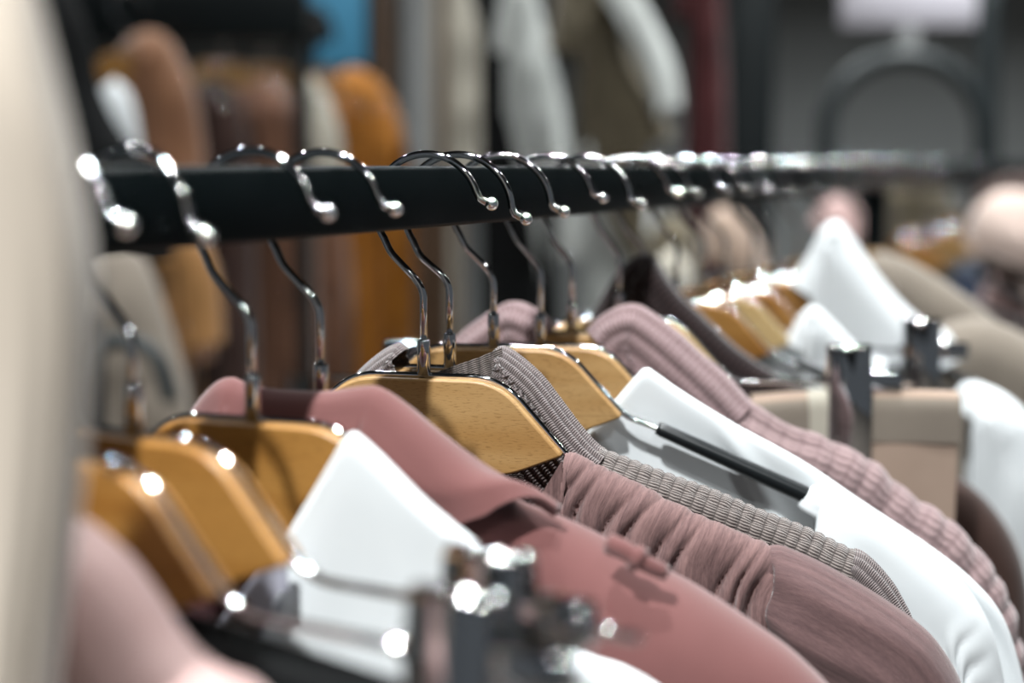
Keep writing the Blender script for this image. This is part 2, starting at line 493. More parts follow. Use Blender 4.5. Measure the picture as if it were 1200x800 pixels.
def yoke_mesh():
    half = fillet([(0, -106.5), (39.5, -106.5), (73, -143), (47, -153.5), (0, -161)], [0, 15, 2.5, 8, 0], 6)
    out = half + [(-x, z) for x, z in half[-2:0:-1]]
    bm = bmesh.new()
    fr = [bm.verts.new((x * mm, -6.2 * mm, z * mm)) for x, z in out]
    f = bm.faces.new(fr)
    r = bmesh.ops.extrude_face_region(bm, geom=[f])
    bmesh.ops.translate(bm, verts=[v for v in r['geom'] if isinstance(v, bmesh.types.BMVert)], vec=(0, 12.4 * mm, 0))
    bmesh.ops.recalc_face_normals(bm, faces=bm.faces)
    ed = [e for e in bm.edges if abs(e.verts[0].co.y - e.verts[1].co.y) < 1e-6]
    bmesh.ops.bevel(bm, geom=ed, offset=1.3 * mm, segments=2, profile=0.5, affect='EDGES')
    return bm_mb(bm)

ARM = {'arm': [(92, -149.5), (208, -199.5)], 'low': [(84, -153), (202, -206)], 'steep': [(82, -158), (160, -213)]}
def wire_path(kind):
    if kind in ARM:
        h = fillet([(0, -105.6), (40, -105.6), (74, -143.5)] + ARM[kind], [0, 15, 7, 9, 0])
    elif kind == 'arm':
        h = fillet([(0, -105.6), (40, -105.6), (74, -143.5), (92, -149.5), (208, -199.5)], [0, 15, 7, 9, 0])
    else:
        h = fillet([(0, -105.6), (40, -105.6), (74, -143.5), (84, -148), (202, -148)], [0, 15, 5, 5, 0])
    return [(-x, z) for x, z in h[::-1]] + h[1:]

YOKE = {}
def shared(o_name, key, fn, mat, parent):
    k = (key, mat.name)
    if k not in YOKE:
        YOKE[k] = fn().mesh(o_name, mat)
        if key == 'yoke':
            for p in YOKE[k].polygons:
                if abs(p.normal.y) > 0.99: p.use_smooth = False
    o = bpy.data.objects.new(o_name, YOKE[k]); COL.objects.link(o); o.parent = parent
    return o

def clip_parts(root, u, wdt=0.028, zc=-0.148, top=0.020, low=0.062, gap=8):
    prof = fillet([(-gap, -low * 1000), (-gap * 0.85, 0), (-4.0, top * 1000), (4.0, top * 1000), (gap * 0.85, 0), (gap, -low * 1000)], [0, 4, 4, 4, 4, 0], 4)
    mb = MB()
    v, f = [], []
    n = len(prof)
    for s in (0, 1):
        for k, (o, z) in enumerate(prof):
            v.append((u - wdt / 2 + s * wdt, o * mm, zc + z * mm))
    for k in range(n - 1): f.append((k, k + 1, n + k + 1, n + k))
    mb.add(v, f)
    c = mb.build('clip', M['dimmed_chrome'], root, solid=0.0014)
    pin = MB(); tube(pin, [(u - wdt / 2 - 0.004, 0, zc), (u + wdt / 2 + 0.004, 0, zc)], 0.0042, 14)
    pin.build('hinge_pin', M['chrome'], c)
    lev = bevel_box(u + wdt / 2 - 0.004, u + wdt / 2 + 0.022, -0.006, 0.006, zc - 0.006, zc + 0.008, 0.002, 2)
    lev.build('lever', M['dimmed_chrome'], c)
    pad = bevel_box(u - wdt / 2 + 0.002, u + wdt / 2 - 0.002, -gap * mm + 0.0012, -gap * mm + 0.0035, zc - low + 0.004, zc - low + 0.02, 0.0008, 1)
    pad.build('grip_pad', M['rubber'], c)
    return c

HG = {}
def hanger(key, y, yaw, label, kind='arm', dz=0.0, hook=None, wood='wood', clips=(), group='wooden hangers on the front rack', lowres=False):
    yw = math.radians(yaw)
    root = empty('clip_hanger' if kind == 'clip' else 'wooden_hanger', (RX, y, 1.45), yw)
    tag(root, label, 'hanger', group)
    hk = dict(R=27.0, cx=2.0, aend=15.0); hk.update(hook or {})
    a, b = hook_mesh(stem=-92.0 + dz, **hk)
    h = a.build('hook', M['dimmed_chrome'], root); b.build('hook_tip', M['chrome'], h)
    sub = [lathe(MB(), [(0.001, -87 * mm), (3.1 * mm, -87 * mm), (3.3 * mm, -86 * mm - 0.002), (3.5 * mm, -105.4 * mm), (0.001, -105.4 * mm)], (0, 0, 0), 16).build('ferrule', M['dimmed_chrome'], root)]
    sub.append(shared('wood_yoke', 'yoke', yoke_mesh, M[wood], root))
    def w(): 
        return tube(MB(), [(x * mm, 0, z * mm) for x, z in wire_path(kind)], 1.75 * mm, 10)
    sub.append(shared('frame_wire', 'wire' + kind, w, M['chrome'], root))
    if kind in ARM:
        for s in (-1, 1):
            def slv():
                (xa, za), (xb, zb_) = ARM[kind]
                pa = [(xa + (xb - xa) * t, za + (zb_ - za) * t) for t in (0, 0.02, 0.25, 0.5, 0.75, 0.975, 1.01)]
                return tube(MB(), [(s * x * mm, 0, z * mm) for x, z in pa], [3.4 * mm, 4.0 * mm, 4.3 * mm, 4.7 * mm, 5.0 * mm, 5.2 * mm, 4.4 * mm], 16)
            sub.append(shared('arm_sleeve', 'sleeve%s%d' % (kind, s), slv, M['rubber'], root))
    else:
        for u in clips: sub.append(clip_parts(root, u, **CLIP))
    for o in sub: o.location.z = dz * mm
    HG[key] = Frame((RX, y, 1.45), yw)
    return root

CLIP = dict(wdt=0.028, zc=-0.148, top=0.020, low=0.062)
Y = {k: rail_y(p) for k, p in dict(A=52, B=148, C=290, D=372, E=495, F=526, G=578, H=634, I=671, J=727, K0=757, K=795, L=826, M=852, N=884).items()}
hanger('P', 0.318, -4, 'wooden hanger under the blush pink satin top, nearest the camera', 'low', dz=6)
hanger('A', Y['A'], -6, 'lacquered wooden clip hanger, frontmost, half hidden by the pink top', 'clip', 9, wood='wood_orange', clips=(-0.158, 0.160))
hanger('B', Y['B'], -6, 'lacquered wooden clip hanger directly behind the frontmost clip hanger', 'clip', 9, dict(aend=4), wood='wood_orange', clips=(-0.158, 0.150))
hanger('C', Y['C'], 5, 'lacquered wooden hanger behind the turned-out white shirt collar', 'steep', dz=2, wood='wood_orange')
hanger('D', Y['D'], 10, 'wooden hanger mostly hidden inside the dusty rose coat', 'low', dz=0)
hanger('E', Y['E'], 11, 'sharp wooden hanger holding the mauve gauze blouse', 'low', dz=0)
hanger('F', Y['F'], 11, 'wooden hanger inside the grey ribbed knit cardigan', 'low', hook=dict(R=29, cx=4.5, aend=1))
hanger('G', Y['G'], 16, 'wooden hanger whose black rubber sleeve shows over the white shirt', dz=5, hook=dict(R=28, cx=4, aend=3))
hanger('H', Y['H'], 12, 'bare wooden hanger between the white shirt and the pink knit sweater', 'steep', dz=-2, hook=dict(cx=4))
hanger('I', Y['I'], 12, 'wooden hanger inside the neck of the pink knit sweater', 'low', hook=dict(R=28.5, cx=8, aend=6))
CLIP = dict(wdt=0.029, zc=-0.148, top=0.026, low=0.066, gap=13)
hanger('J', Y['J'], 20, 'pale wooden clip hanger with beige trousers beside the pink knit sweater', 'clip', 0, dict(cx=6), wood='wood_pale', clips=(-0.15, 0.158))
hanger('K0', Y['K0'], 12, 'wooden hanger inside the dark brown ribbed sweater', hook=dict(cx=4))
hanger('K', Y['K'], 12, 'blurred wooden hanger just behind the dark brown sweater', wood='wood_orange', hook=dict(cx=4))
hanger('L', Y['L'], 14, 'pale blurred wooden clip hanger in the middle of the far cluster', 'clip', wood='wood_pale', clips=(-0.15, 0.175))
hanger('M', Y['M'], 10, 'orange blurred wooden hanger third in the far cluster', wood='wood_orange')
hanger('N', Y['N'], 12, 'orange blurred wooden hanger beside the tall white shirt', wood='wood_orange', hook=dict(aend=8))
for i, p in enumerate((908, 938, 972, 1010, 1052, 1092, 1140)):
    k = 'Z%d' % i
    hanger(k, rail_y(p), random.uniform(4, 18), 'out-of-focus chrome-hooked hanger, %s from the far end of the front rack' % ['seventh', 'sixth', 'fifth', 'fourth', 'third', 'second', 'first'][i],
           hook=dict(aend=random.uniform(5, 18), cx=random.uniform(2, 5)), wood=random.choice(['wood', 'wood_orange']), group='far hangers on the front rack')

# ------------------------------------------------------------------ garments on the front rack
def garment(name, key, label, cat='garment', group='clothes on the front rack'):
    fr = HG[key]
    r = empty(name, fr.o, fr.yaw)
    tag(r, label, cat, group)
    return r, fr

# --- dusty rose coat on D
r, fr = garment('rose_coat', 'D', 'dusty rose twill coat with a big turned-down collar', 'coat')
ridge = fr.line([(470, 540), (530, 562), (590, 580), (650, 603), (700, 627), (760, 659), (820, 692), (900, 744), (965, 798), (1010, 850), (1040, 930)])
def d_rose(s, t):
    d = abs(t)
    return (0.0035 * nz(s * 14, t * 10, 3) + 0.0022 * math.sin(s * 55 + d * 12)) * sm(0.0, 0.05, d) + 0.0012 * nz(s * 40, t * 22, 9)
mb = shell(ridge, lambda s: 0.018 + 0.016 * sm(0.03, 0.14, s), 0.62, d_rose, mirror=True, step=0.004, dt=0.004, flare=0.03)
u0 = ridge[0][0]
panel(mb, -u0, u0, lambda u: ridge[0][1] - 0.02, -0.018, 0.6)
panel(mb, -u0, u0, lambda u: ridge[0][1] - 0.02, 0.018, 0.6)
mb.build('body', M['rose'], r)
top = fr.line([(205, 530), (222, 487), (250, 453), (272, 444), (292, 452), (330, 458), (385, 460), (420, 455), (445, 455), (475, 475), (510, 505), (560, 543), (610, 577), (651, 604)], -0.012)
cl, cL = resample(top, 0.004)
def coll_drop(s):
    f = s / cL
    return 0.062 - 0.008 * sm(0.5, 0.66, f) - 0.051 * sm(0.64, 0.98, f)
def d_coll(s, t):
    f = s / cL
    d = abs(t)
    return (0.010 * sm(0, 0.03, d) + 0.003 * nz(s * 22, t * 16, 1)) * (1 - 0.5 * sm(0.85, 1, f)) * (1 if t < 0 else 0.2)
mb = shell(top, lambda s: 0.006 + 0.004 * sm(0.5, 0.8, s / cL), coll_drop, d_coll, off=-0.012, step=0.003, fine=0.08, dt=0.003, blend=0.03)
mb.build('collar', M['rose'], r, solid=0.002)
# rolled fabric loop on the shoulder with its brass thread
lp = fr.line([(716, 634), (735, 640), (758, 654), (782, 668)], -0.020)
mb = MB(); pa, _ = resample(lp, 0.002)
tube(mb, [(p.x, -0.024 - 0.003 * math.sin(math.pi * i / (len(pa) - 1)), p.y) for i, p in enumerate(pa)], [0.0045 - 0.0012 * (i / (len(pa) - 1)) for i in range(len(pa))], 12)
k = len(pa) // 2
tube(mb, [(pa[k + q].x, -0.027, pa[k + q].y) for q in (-1, 0, 1)], [0.0056] * 3, 12)
mb.build('shoulder_loop', M['rose'], r)

# --- white shirt on C with its collar turned out, over a maroon knit
r, fr = garment('white_shirt', 'C', 'white shirt with its large collar turned out behind the chrome clips', 'shirt')
top = fr.line([(243, 746), (290, 690), (330, 637), (365, 583), (395, 535), (412, 510), (424, 506), (455, 531), (505, 578), (550, 614), (583, 641), (602, 682), (640, 740), (690, 764), (735, 778), (790, 815), (840, 860)], -0.018)
cl, wL = resample(top, 0.004)
def d_wh(s, t):
    d = abs(t)
    wid = 0.024 * (1 - sm(0.0, 0.085, s)) + 1e-4
    strip = -0.016 * max(0.0, 1 - d / wid) * (1 - sm(0.05, 0.085, s)) if t < 0 else 0.0
    return 0.003 * nz(s * 14, t * 12, 5) * sm(0, 0.03, d) + strip
shell(top, 0.004, 0.5, d_wh, off=lambda s: -0.018 - 0.010 * sm(0.04, 0.2, s), step=0.003, fine=0.16, straight=True).build('collar', M['white'], r, solid=0.001)
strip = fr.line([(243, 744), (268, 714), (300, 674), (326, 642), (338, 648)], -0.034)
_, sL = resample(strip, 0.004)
shell(strip, 0.001, lambda s: 0.05 - 0.035 * s / sL, None, off=-0.034, step=0.004, dt=0.004, straight=True, sides=(1, 0)).build('collar_edge_shade', M['shaded_edge'], r, solid=0.0008)  # added strip, its lilac-grey colour stands for shade on the collar's left edge
ridge = fr.line([(500, 640), (600, 705), (640, 745), (690, 768), (735, 782), (790, 818), (850, 890), (880, 1000)])
shell(ridge, 0.016, 0.6, lambda s, t: 0.003 * nz(s * 15, t * 10, 8), step=0.005, dt=0.005, mirror=True, flare=0.02).build('body', M['white'], r)
r, fr = garment('maroon_shirt', 'C', 'dark maroon mesh top behind the white collar, under the lacquered hangers', 'top')
z0 = fr.uz(230, 668, 0.012)[1]
mb = MB(); panel(mb, -0.13, 0.075, lambda u: z0 - 0.10 * (u + 0.01), 0.012, 0.5, 30, 30, lambda u, d: 0.003 * nz(u * 30, d * 12))
panel(mb, -0.13, 0.075, lambda u: z0 - 0.02 - 0.10 * (u + 0.01), -0.009, 0.5, 30, 30, lambda u, d: 0.003 * nz(u * 30, d * 12))
mb.build('body', M['maroon'], r)

# --- clip hanger garments A, B
r, fr = garment('dark_skirt', 'A', 'dark olive skirt with a black waistband clipped below the frontmost hanger', 'skirt')
wb = fr.line([(150, 716), (197, 731), (266, 754), (400, 799), (470, 822)], -0.006)
u0, z0 = wb[0]; u1, z1 = wb[-1]
sl = (z1 - z0) / (u1 - u0)
mb = MB()
for o in (-0.006, 0.006):
    panel(mb, -0.15, u1, lambda u: z0 + sl * (u - u0), o, 0.03, 20, 4)
mb.build('waistband', M['black_cloth'], r, solid=0.002)
mb = MB()
for o in (-0.005, 0.005):
    panel(mb, -0.15, u1, lambda u: z0 + sl * (u - u0) - 0.012, o, 0.5, 30, 20, lambda u, d: 0.004 * math.sin(u * 60) * d)
mb.build('body', M['olive'], r)
r, fr = garment('beige_trousers', 'B', 'beige trousers held by the large chrome clip in the foreground', 'trousers')
wb = fr.line([(502, 726), (535, 747), (569, 772), (640, 815), (700, 850)], -0.005)
shell(wb, 0.005, 0.5, None, step=0.005, dt=0.005).build('body', M['beige'], r)

# --- blush satin top in front of A
r, fr = garment('satin_blouse', 'P', 'blush pink satin top, blurred, in the bottom left corner', 'top')
ridge = fr.line([(20, 560), (55, 592), (90, 612), (130, 652), (165, 702), (200, 752), (240, 785), (275, 800), (310, 850), (330, 920)])
shell(ridge, 0.02, 0.5, lambda s, t: 0.004 * nz(s * 16, t * 12, 2) + 0.003 * math.sin(s * 70 + abs(t) * 20) * sm(0, .05, abs(t)), step=0.004, dt=0.004, mirror=False).build('body', M['blush'], r)

# --- mauve gauze blouse on E
r, fr = garment('gauze_blouse', 'E', 'mauve crinkled gauze blouse with gathered yoke and puffed sleeve', 'blouse')
ridge = fr.line([(664, 529), (676, 531), (699, 544), (730, 559), (766, 577), (807, 598), (860, 621), (893, 636), (925, 655), (960, 680)])
def d_yoke(s, t):
    d = abs(t)
    sl = s + (0.34 * d if t < 0 else -0.34 * d)
    k = sl / 0.0135 + 0.75 * nz(sl * 55, d * 14, 4)
    a = abs(math.sin(math.pi * k)) ** 0.55
    dep = 0.0012 + 0.0065 * sm(0.002, 0.030, d)
    tier = -0.0055 * math.exp(-((d - 0.040) / 0.0022) ** 2) + 0.004 * sm(0.038, 0.05, d)
    fine = 0.00025 * math.sin(sl * 2 * math.pi / 0.0017 + 3 * nz(sl * 90, d * 30, 2))
    return dep * (a - 0.6) + tier + fine + 0.0015 * nz(s * 60, t * 40, 7)
mb = shell(ridge, lambda s: 0.010 + 0.003 * sm(0.0, 0.05, s), 0.42, d_yoke, mirror=True, step=0.0011, fine=0.075, dt=0.0017, flare=0.06)
u0, z0 = ridge[0]
for o in (-0.012, 0.012):
    panel(mb, -u0, u0, lambda u: z0 - 0.002 - min(0.07, 1.7 * (u0 - abs(u))), o, 0.4, 40, 20, lambda u, d: 0.002 * math.sin(u * 450) * sm(0, .03, d))
mb.build('yoke', M['gauze'], r)
ridge = fr.line([(886, 650), (900, 640), (914, 639), (930, 645), (959, 658), (995, 678), (1029, 698), (1074, 729), (1102, 757), (1128, 803), (1145, 870), (1150, 960)])
def d_slv(s, t):
    d = abs(t)
    puff = -0.004 * (1 - sm(0.0, 0.022, s)) * sm(0, 0.05, d)
    return puff + 0.0012 * math.sin(t * 330 + 4 * nz(s * 12, t * 20, 3)) * sm(0.002, 0.02, d) + 0.003 * nz(s * 13, t * 18, 6) * sm(0, 0.03, d)
shell(ridge, lambda s: 0.012 + 0.012 * sm(0, 0.04, s), 0.40, d_slv, step=0.002, fine=0.10, dt=0.002, flare=0.05).build('sleeve', M['gauze_sleeve'], r)
shell([(-u, z) for u, z in ridge], 0.02, 0.40, None, step=0.006, dt=0.006, flare=0.05).build('sleeve', M['gauze_sleeve'], r)

# --- grey ribbed knit on F
r, fr = garment('grey_cardigan', 'F', 'grey-brown ribbed knit cardigan behind the mauve gauze blouse', 'cardigan')
def rib(x, p, a, sharp=0.8):
    return a * (abs(math.sin(math.pi * x / p)) ** sharp - 0.6)
ridge = fr.line([(579, 412), (589, 406), (608, 417), (634, 440), (656, 468), (677, 496), (695, 517), (712, 531)])
shell(ridge, 0.0135, 0.052, lambda s, t: rib(t, 0.0043, 0.0016), step=0.002, dt=0.0009, fine=0.08, mirror=True, blend=0.0, hfac=0.8).build('collar_band', M['grey_knit_across'], r)
zc = fr.uz(530, 432)[1]
ridge2 = fr.line([(700, 523), (730, 536), (760, 547), (790, 557), (850, 580), (930, 611), (985, 637), (1010, 648)])
def d_grey(s, t):
    d = abs(t)
    seam = -0.0016 * math.exp(-((t + 0.007 + 0.0015 * math.sin(s * 300)) / 0.0012) ** 2)
    return rib(s, 0.0062, 0.0012, 0.6) + seam + 0.0018 * nz(s * 26, t * 18, 5)
mb = shell(ridge2, 0.013, 0.42, d_grey, mirror=True, step=0.0012, fine=0.06, dt=0.002, flare=0.0)
mb.build('shoulder', M['grey_knit'], r)
ridge3 = fr.line([(1002, 644), (1012, 648), (1030, 663), (1048, 684), (1060, 706), (1069, 728), (1080, 775), (1088, 850), (1090, 950)])
shell(ridge3, 0.013, 0.4, lambda s, t: rib(t, 0.0043, 0.0013) + 0.0015 * nz(s * 25, t * 20, 4), step=0.0025, fine=0.06, dt=0.001).build('sleeve', M['grey_knit_across'], r)
shell([(-u, z) for u, z in ridge3], 0.013, 0.4, None, step=0.006, dt=0.006).build('sleeve', M['grey_knit_across'], r)
mb = MB()
u0, z0 = ridge[1]
def d_fp(u, d): return rib(u, 0.0062, 0.0016)
panel(mb, -u0, u0, lambda u: z0 - 0.020 - 0.012 * math.cos(u / u0 * math.pi / 2), 0.012, 0.4, 160, 24, d_fp)
pe = fr.line([(440, 446), (500, 440), (528, 430), (560, 419), (588, 407)], -0.010)
def ztop_f(u):
    for (a0, b0), (a1, b1) in zip(pe, pe[1:]):
        if u <= a1: return b0 + (b1 - b0) * (u - a0) / (a1 - a0)
    return pe[-1][1]
panel(mb, pe[0][0], pe[-1][0], ztop_f, -0.010, 0.06, 150, 24, lambda u, d: rib(u - 0.25 * d, 0.0046, 0.002))
zb = fr.uz(620, 540)[1]
panel(mb, -u0 * 1.2, u0 * 1.5, lambda u: zb - 0.004, -0.0145, 0.4, 160, 24, d_fp)
mb.build('body', M['grey_knit'], r)

# --- white shirt on G: back standing up behind, front slipped along the black sleeve
r, fr = garment('white_blouse', 'G', 'white shirt slipped open along the black rubber hanger sleeve', 'shirt')
top = fr.line([(672, 522), (695, 500), (722, 468), (748, 438), (758, 431), (770, 438), (800, 459), (860, 496), (940, 540), (1010, 587), (1090, 640), (1140, 680), (1173, 720), (1193, 775), (1203, 830), (1205, 900)], 0.015)
def d_wb(s, t):
    d = abs(t)
    return 0.005 * nz(s * 9, t * 12, 2) * sm(0, .02, d) + 0.004 * math.exp(-(((s - 0.14) - 0.9 * (d - 0.03)) / 0.010) ** 2) * sm(0, 0.015, d) * (1 if t < 0 else 0)
shell(top, 0.0035, 0.5, d_wb, off=0.015, step=0.003, fine=0.1, dt=0.003, straight=True).build('back', M['white'], r, solid=0.0008)
ridge = fr.line([(934, 592), (943, 577), (960, 568), (990, 580), (1040, 610), (1090, 648), (1130, 685), (1160, 735), (1176, 800), (1184, 870), (1186, 960)])
def d_wf(s, t):
    d = abs(t)
    fold = 0.004 * math.sin(d * 60 + s * 25 + 2 * nz(s * 10, t * 10, 1)) * sm(0.01, 0.06, d)
    pleat = 0.0035 * abs(math.sin((s - 0.4 * d) * 170)) * sm(0.115, 0.14, s) * sm(0.005, 0.03, d)
    return fold + pleat + 0.003 * nz(s * 20, t * 16, 6) * sm(0, .02, d)
shell(ridge, lambda s: 0.008 + 0.006 * sm(0, 0.05, s), 0.5, d_wf, off=-0.001, step=0.0025, fine=0.11, dt=0.0025, flare=0.06).build('front', M['white'], r, solid=0.0008)
sx = [(-u, z) for u, z in ridge]
shell(sx, 0.012, 0.5, d_wf, step=0.006, dt=0.006, flare=0.03).build('far_shoulder', M['white'], r)

# --- pink knit sweater on I
r, fr = garment('pink_sweater', 'I', 'pink chunky ribbed knit sweater above the white shirt', 'sweater')
ridge = fr.line([(690, 385), (702, 371), (722, 360), (744, 357), (764, 366), (800, 394), (848, 438), (882, 473)])
shell(ridge, 0.017, 0.06, lambda s, t: rib(t, 0.011, 0.0028) + 0.002 * nz(s * 30, t * 20, 1), step=0.003, dt=0.0015, fine=0.07, mirror=True, blend=0.0, hfac=0.9).build('collar_band', M['pink_knit'], r)
ridge = fr.line([(868, 466), (890, 478), (925, 497), (955, 508), (985, 521), (1030, 547), (1080, 588), (1120, 615), (1160, 660), (1184, 705), (1196, 750), (1204, 800), (1208, 880)])
def d_pk(s, t):
    return 0.0022 * (abs(math.sin(math.pi * (s + 0.3 * t) / 0.021 + 0.8 * nz(s * 30, t * 20, 5))) - 0.5) * sm(0.03, 0.07, s) - 0.004 * math.exp(-((t + 0.010) / 0.003) ** 2) * (1 - sm(0.04, 0.08, s)) + 0.002 * nz(s * 40, t * 30, 3)
mb = shell(ridge, 0.016, 0.42, d_pk, mirror=True, step=0.002, fine=0.07, dt=0.0025)
mb.build('shoulder', M['pink_knit_b'], r)
mb = MB()
zt = fr.uz(560, 385, 0.012)[1]
panel(mb, -0.075, 0.05, lambda u: zt - 0.004 - 0.006 * math.cos(u * 20), 0.013, 0.4, 60, 16, lambda u, d: rib(u, 0.011, 0.002))
mb.build('back_neck', M['pink_knit_b'], r)

# --- dark brown ribbed sweater on K0
r, fr = garment('dark_sweater', 'K0', 'dark brown ribbed sweater behind the pink knit', 'sweater')
ridge = fr.line([(690, 372), (705, 345), (725, 315), (745, 298), (765, 298), (782, 322), (805, 350), (850, 395), (895, 428), (950, 462), (1010, 500), (1070, 560), (1110, 640), (1120, 720)])
shell(ridge, 0.014, 0.5, lambda s, t: rib(t, 0.016, 0.003) + 0.002 * nz(s * 25, t * 20, 2), step=0.004, dt=0.0025, fine=0.07, mirror=False, blend=0.06).build('body', M['dark_knit'], r)

# --- trousers on J, further garments to the far end
r, fr = garment('beige_trousers', 'J', 'beige trousers hanging from the chrome clip rod at right', 'trousers')
top = fr.line([(880, 462), (930, 458), (1000, 456), (1060, 456), (1122, 458)], 0.0)
shell(top, 0.008, 0.5, lambda s, t: 0.001 * math.sin(s * 80) * sm(0, .05, abs(t)), step=0.004, dt=0.004).build('leg_panel', M['beige'], r)
mb = shell(fr.line([(880, 464), (930, 460), (1000, 458), (1060, 458), (1124, 460)], 0.0), 0.0095, 0.035, None, step=0.004, dt=0.004); mb.build('waistband', M['taupe'], r)
shell(fr.line([(945, 457), (958, 456), (972, 456)], -0.004), 0.009, 0.07, None, step=0.004, dt=0.004, off=-0.003).build('belt_loop', M['cream'], r)

def far_garment(name, px, yaw, label, cat, ridge, mat, w=0.02, drop=0.45, amp=0.004, key=None, group='clothes at the far end of the front rack'):
    fr = HG[key] if key else Frame((RX, rail_y(px), 1.45), math.radians(yaw))
    pts = fr.line(ridge)
    o = shell(pts, w, drop, lambda s, t: amp * nz(s * 14, t * 10, px * 0.1) * sm(0, .03, abs(t)), step=0.006, dt=0.006, fine=0.06)
    ob = o.build(name, M[mat], None, loc=fr.o, yaw=fr.yaw)
    return tag(ob, label, cat, group)
far_garment('brown_sweater', 800, 12, 'brown sweater sleeve curving down at the right edge below the beige trousers', 'sweater',
            [(1095, 548), (1125, 560), (1160, 590), (1190, 635), (1205, 690), (1210, 800)], 'dark_brown', 0.02, 0.4, key='K')
far_garment('collared_shirt', 826, 12, 'small white collar poking up between the blurred hangers', 'shirt',
            [(920, 400), (935, 372), (950, 358), (962, 362), (985, 385), (1010, 410), (1040, 420)], 'white', 0.012, 0.12, key='L')
far_garment('white_shirt', 884, 12, 'tall white shirt sloping down behind the blurred wooden hangers', 'shirt',
            [(925, 330), (945, 300), (962, 268), (982, 258), (1000, 278), (1030, 322), (1058, 355), (1085, 378), (1112, 390), (1125, 420)], 'white', 0.02, 0.30, key='N')
far_garment('beige_jacket', 950, 12, 'beige jacket shoulder sloping away behind the tall white shirt', 'jacket',
            [(1010, 310), (1030, 296), (1060, 302), (1100, 325), (1145, 356), (1175, 385), (1190, 430)], 'taupe', 0.03, 0.35, key='Z1')
far_garment('white_sweater', 870, 12, 'bright white garment at the right edge beside the brown sleeve', 'sweater',
            [(1112, 470), (1130, 448), (1160, 452), (1190, 470), (1215, 500), (1230, 560), (1240, 700)], 'white', 0.03, 0.35, key='M')
far_garment('taupe_cardigan', 905, 12, 'taupe garment at right above the white garment', 'top',
            [(1090, 385), (1120, 375), (1150, 372), (1190, 385), (1230, 410)], 'taupe', 0.03, 0.3, key='Z0')

# ------------------------------------------------------------------ beige coat in the near left foreground
fr = Frame(CAM + FH * 0.345, TH)
edge, _ = resample(fr.line([(-95, -185), (-40, -150), (0, -105), (24, -60), (40, 0), (62, 100), (84, 200), (99, 300), (101, 400), (93, 500), (83, 600), (69, 700), (57, 800), (50, 920), (48, 1400), (46, 2600)]), 0.008)
ul = fr.uz(-165, 400)[0]
mb = MB(); v, f, uv = [], [], []
NS = 40
for i, p in enumerate(edge):
    c, hw = (p.x + ul) / 2, max(0.004, (p.x - ul) / 2)
    th = 0.016 * sm(-1, 10, i)
    for k in range(NS):
        a = 2 * math.pi * k / NS
        ca, sa = math.cos(a), math.sin(a)
        fold = 0.0022 * math.sin(a * 9 + p.y * 8) * sm(0.0, 0.25, edge[0].y - p.y)
        v.append((c + hw * math.copysign(abs(ca) ** 0.45, ca), (th + fold) * math.copysign(abs(sa) ** 0.45, sa), p.y)); uv.append((k * 0.01, p.y))
for i in range(len(edge) - 1):
    for k in range(NS):
        f.append((i * NS + k, i * NS + (k + 1) % NS, (i + 1) * NS + (k + 1) % NS, (i + 1) * NS + k))
f.append(tuple(range(NS)))
mb.add(v, f, uv)
o = mb.build('beige_coat', M['beige_wool'], None, loc=fr.o, yaw=fr.yaw)
tag(o, 'pale beige wool coat hanging at the very left edge, fully out of focus', 'coat')

# ------------------------------------------------------------------ racks and things behind
def bg(name, label, cat, depth, ridge, mat, w=0.05, drop=0.9, group=None, amp=0.012, kind=None, step=0.03, blend=0.12, yaw=0.0):
    fr = Frame(CAM + FH * depth, TH + yaw)
    pts = fr.line(ridge)
    o = shell(pts, w, drop, lambda s, t: amp * (nz(s * 5, t * 3, depth * 7 + ridge[0][0]) + 0.6 * math.sin(s * 38)) * sm(0, .08, abs(t)),
              step=step, dt=0.02, fine=0.14, coarse=0.08, blend=blend).build(name, M[mat], None, loc=fr.o, yaw=fr.yaw)
    return tag(o, label, cat, group)

G2 = 'coats on the back rack'
bg('black_coat', 'black coat at far left behind the pale beige coat', 'coat', 2.2, [(20, -120), (45, -60), (80, -20), (105, 40), (120, 110), (150, 165), (190, 210), (205, 300)], 'black_cloth', 0.05, 0.5, G2)
bg('white_shirt', 'small white shirt wedge beside the black coat, top left', 'shirt', 2.45, [(105, 150), (118, 105), (135, 92), (152, 108), (163, 150), (168, 220)], 'white', 0.03, 1.3, G2)
bg('camel_coat', 'camel coat first in the back row', 'coat', 2.6, [(112, 150), (125, 85), (155, 40), (190, 38), (215, 72), (236, 140), (246, 260), (250, 420)], 'camel', 0.05, 1.0, G2)
bg('dark_brown_coat', 'dark brown coat in the back row between camel and mid-brown coats', 'coat', 2.7, [(196, 210), (212, 130), (240, 92), (270, 100), (292, 160), (300, 300), (302, 460)], 'dark_brown', 0.05, 1.0, G2)
bg('brown_coat', 'mid-brown coat in the back row left of the white scarf', 'coat', 2.8, [(226, 230), (240, 150), (268, 100), (310, 88), (340, 112), (360, 165), (370, 270), (374, 440)], 'brown', 0.05, 1.0, G2)
bg('cream_scarf', 'cream garment beside the mustard coat in the back row', 'scarf', 2.86, [(335, 100), (352, 86), (370, 92), (388, 120), (400, 160), (406, 230)], 'cream', 0.04, 0.18, G2)
bg('brown_coat', 'second brown coat in the back row right behind the cream garment', 'coat', 2.92, [(335, 260), (345, 215), (370, 200), (395, 228), (410, 300), (416, 460)], 'brown', 0.04, 0.8, G2)
bg('mustard_coat', 'mustard yellow coat at the right end of the back row', 'coat', 3.0, [(368, 150), (384, 98), (415, 78), (446, 96), (468, 135), (482, 195), (488, 290), (490, 440)], 'mustard', 0.05, 1.1, G2)
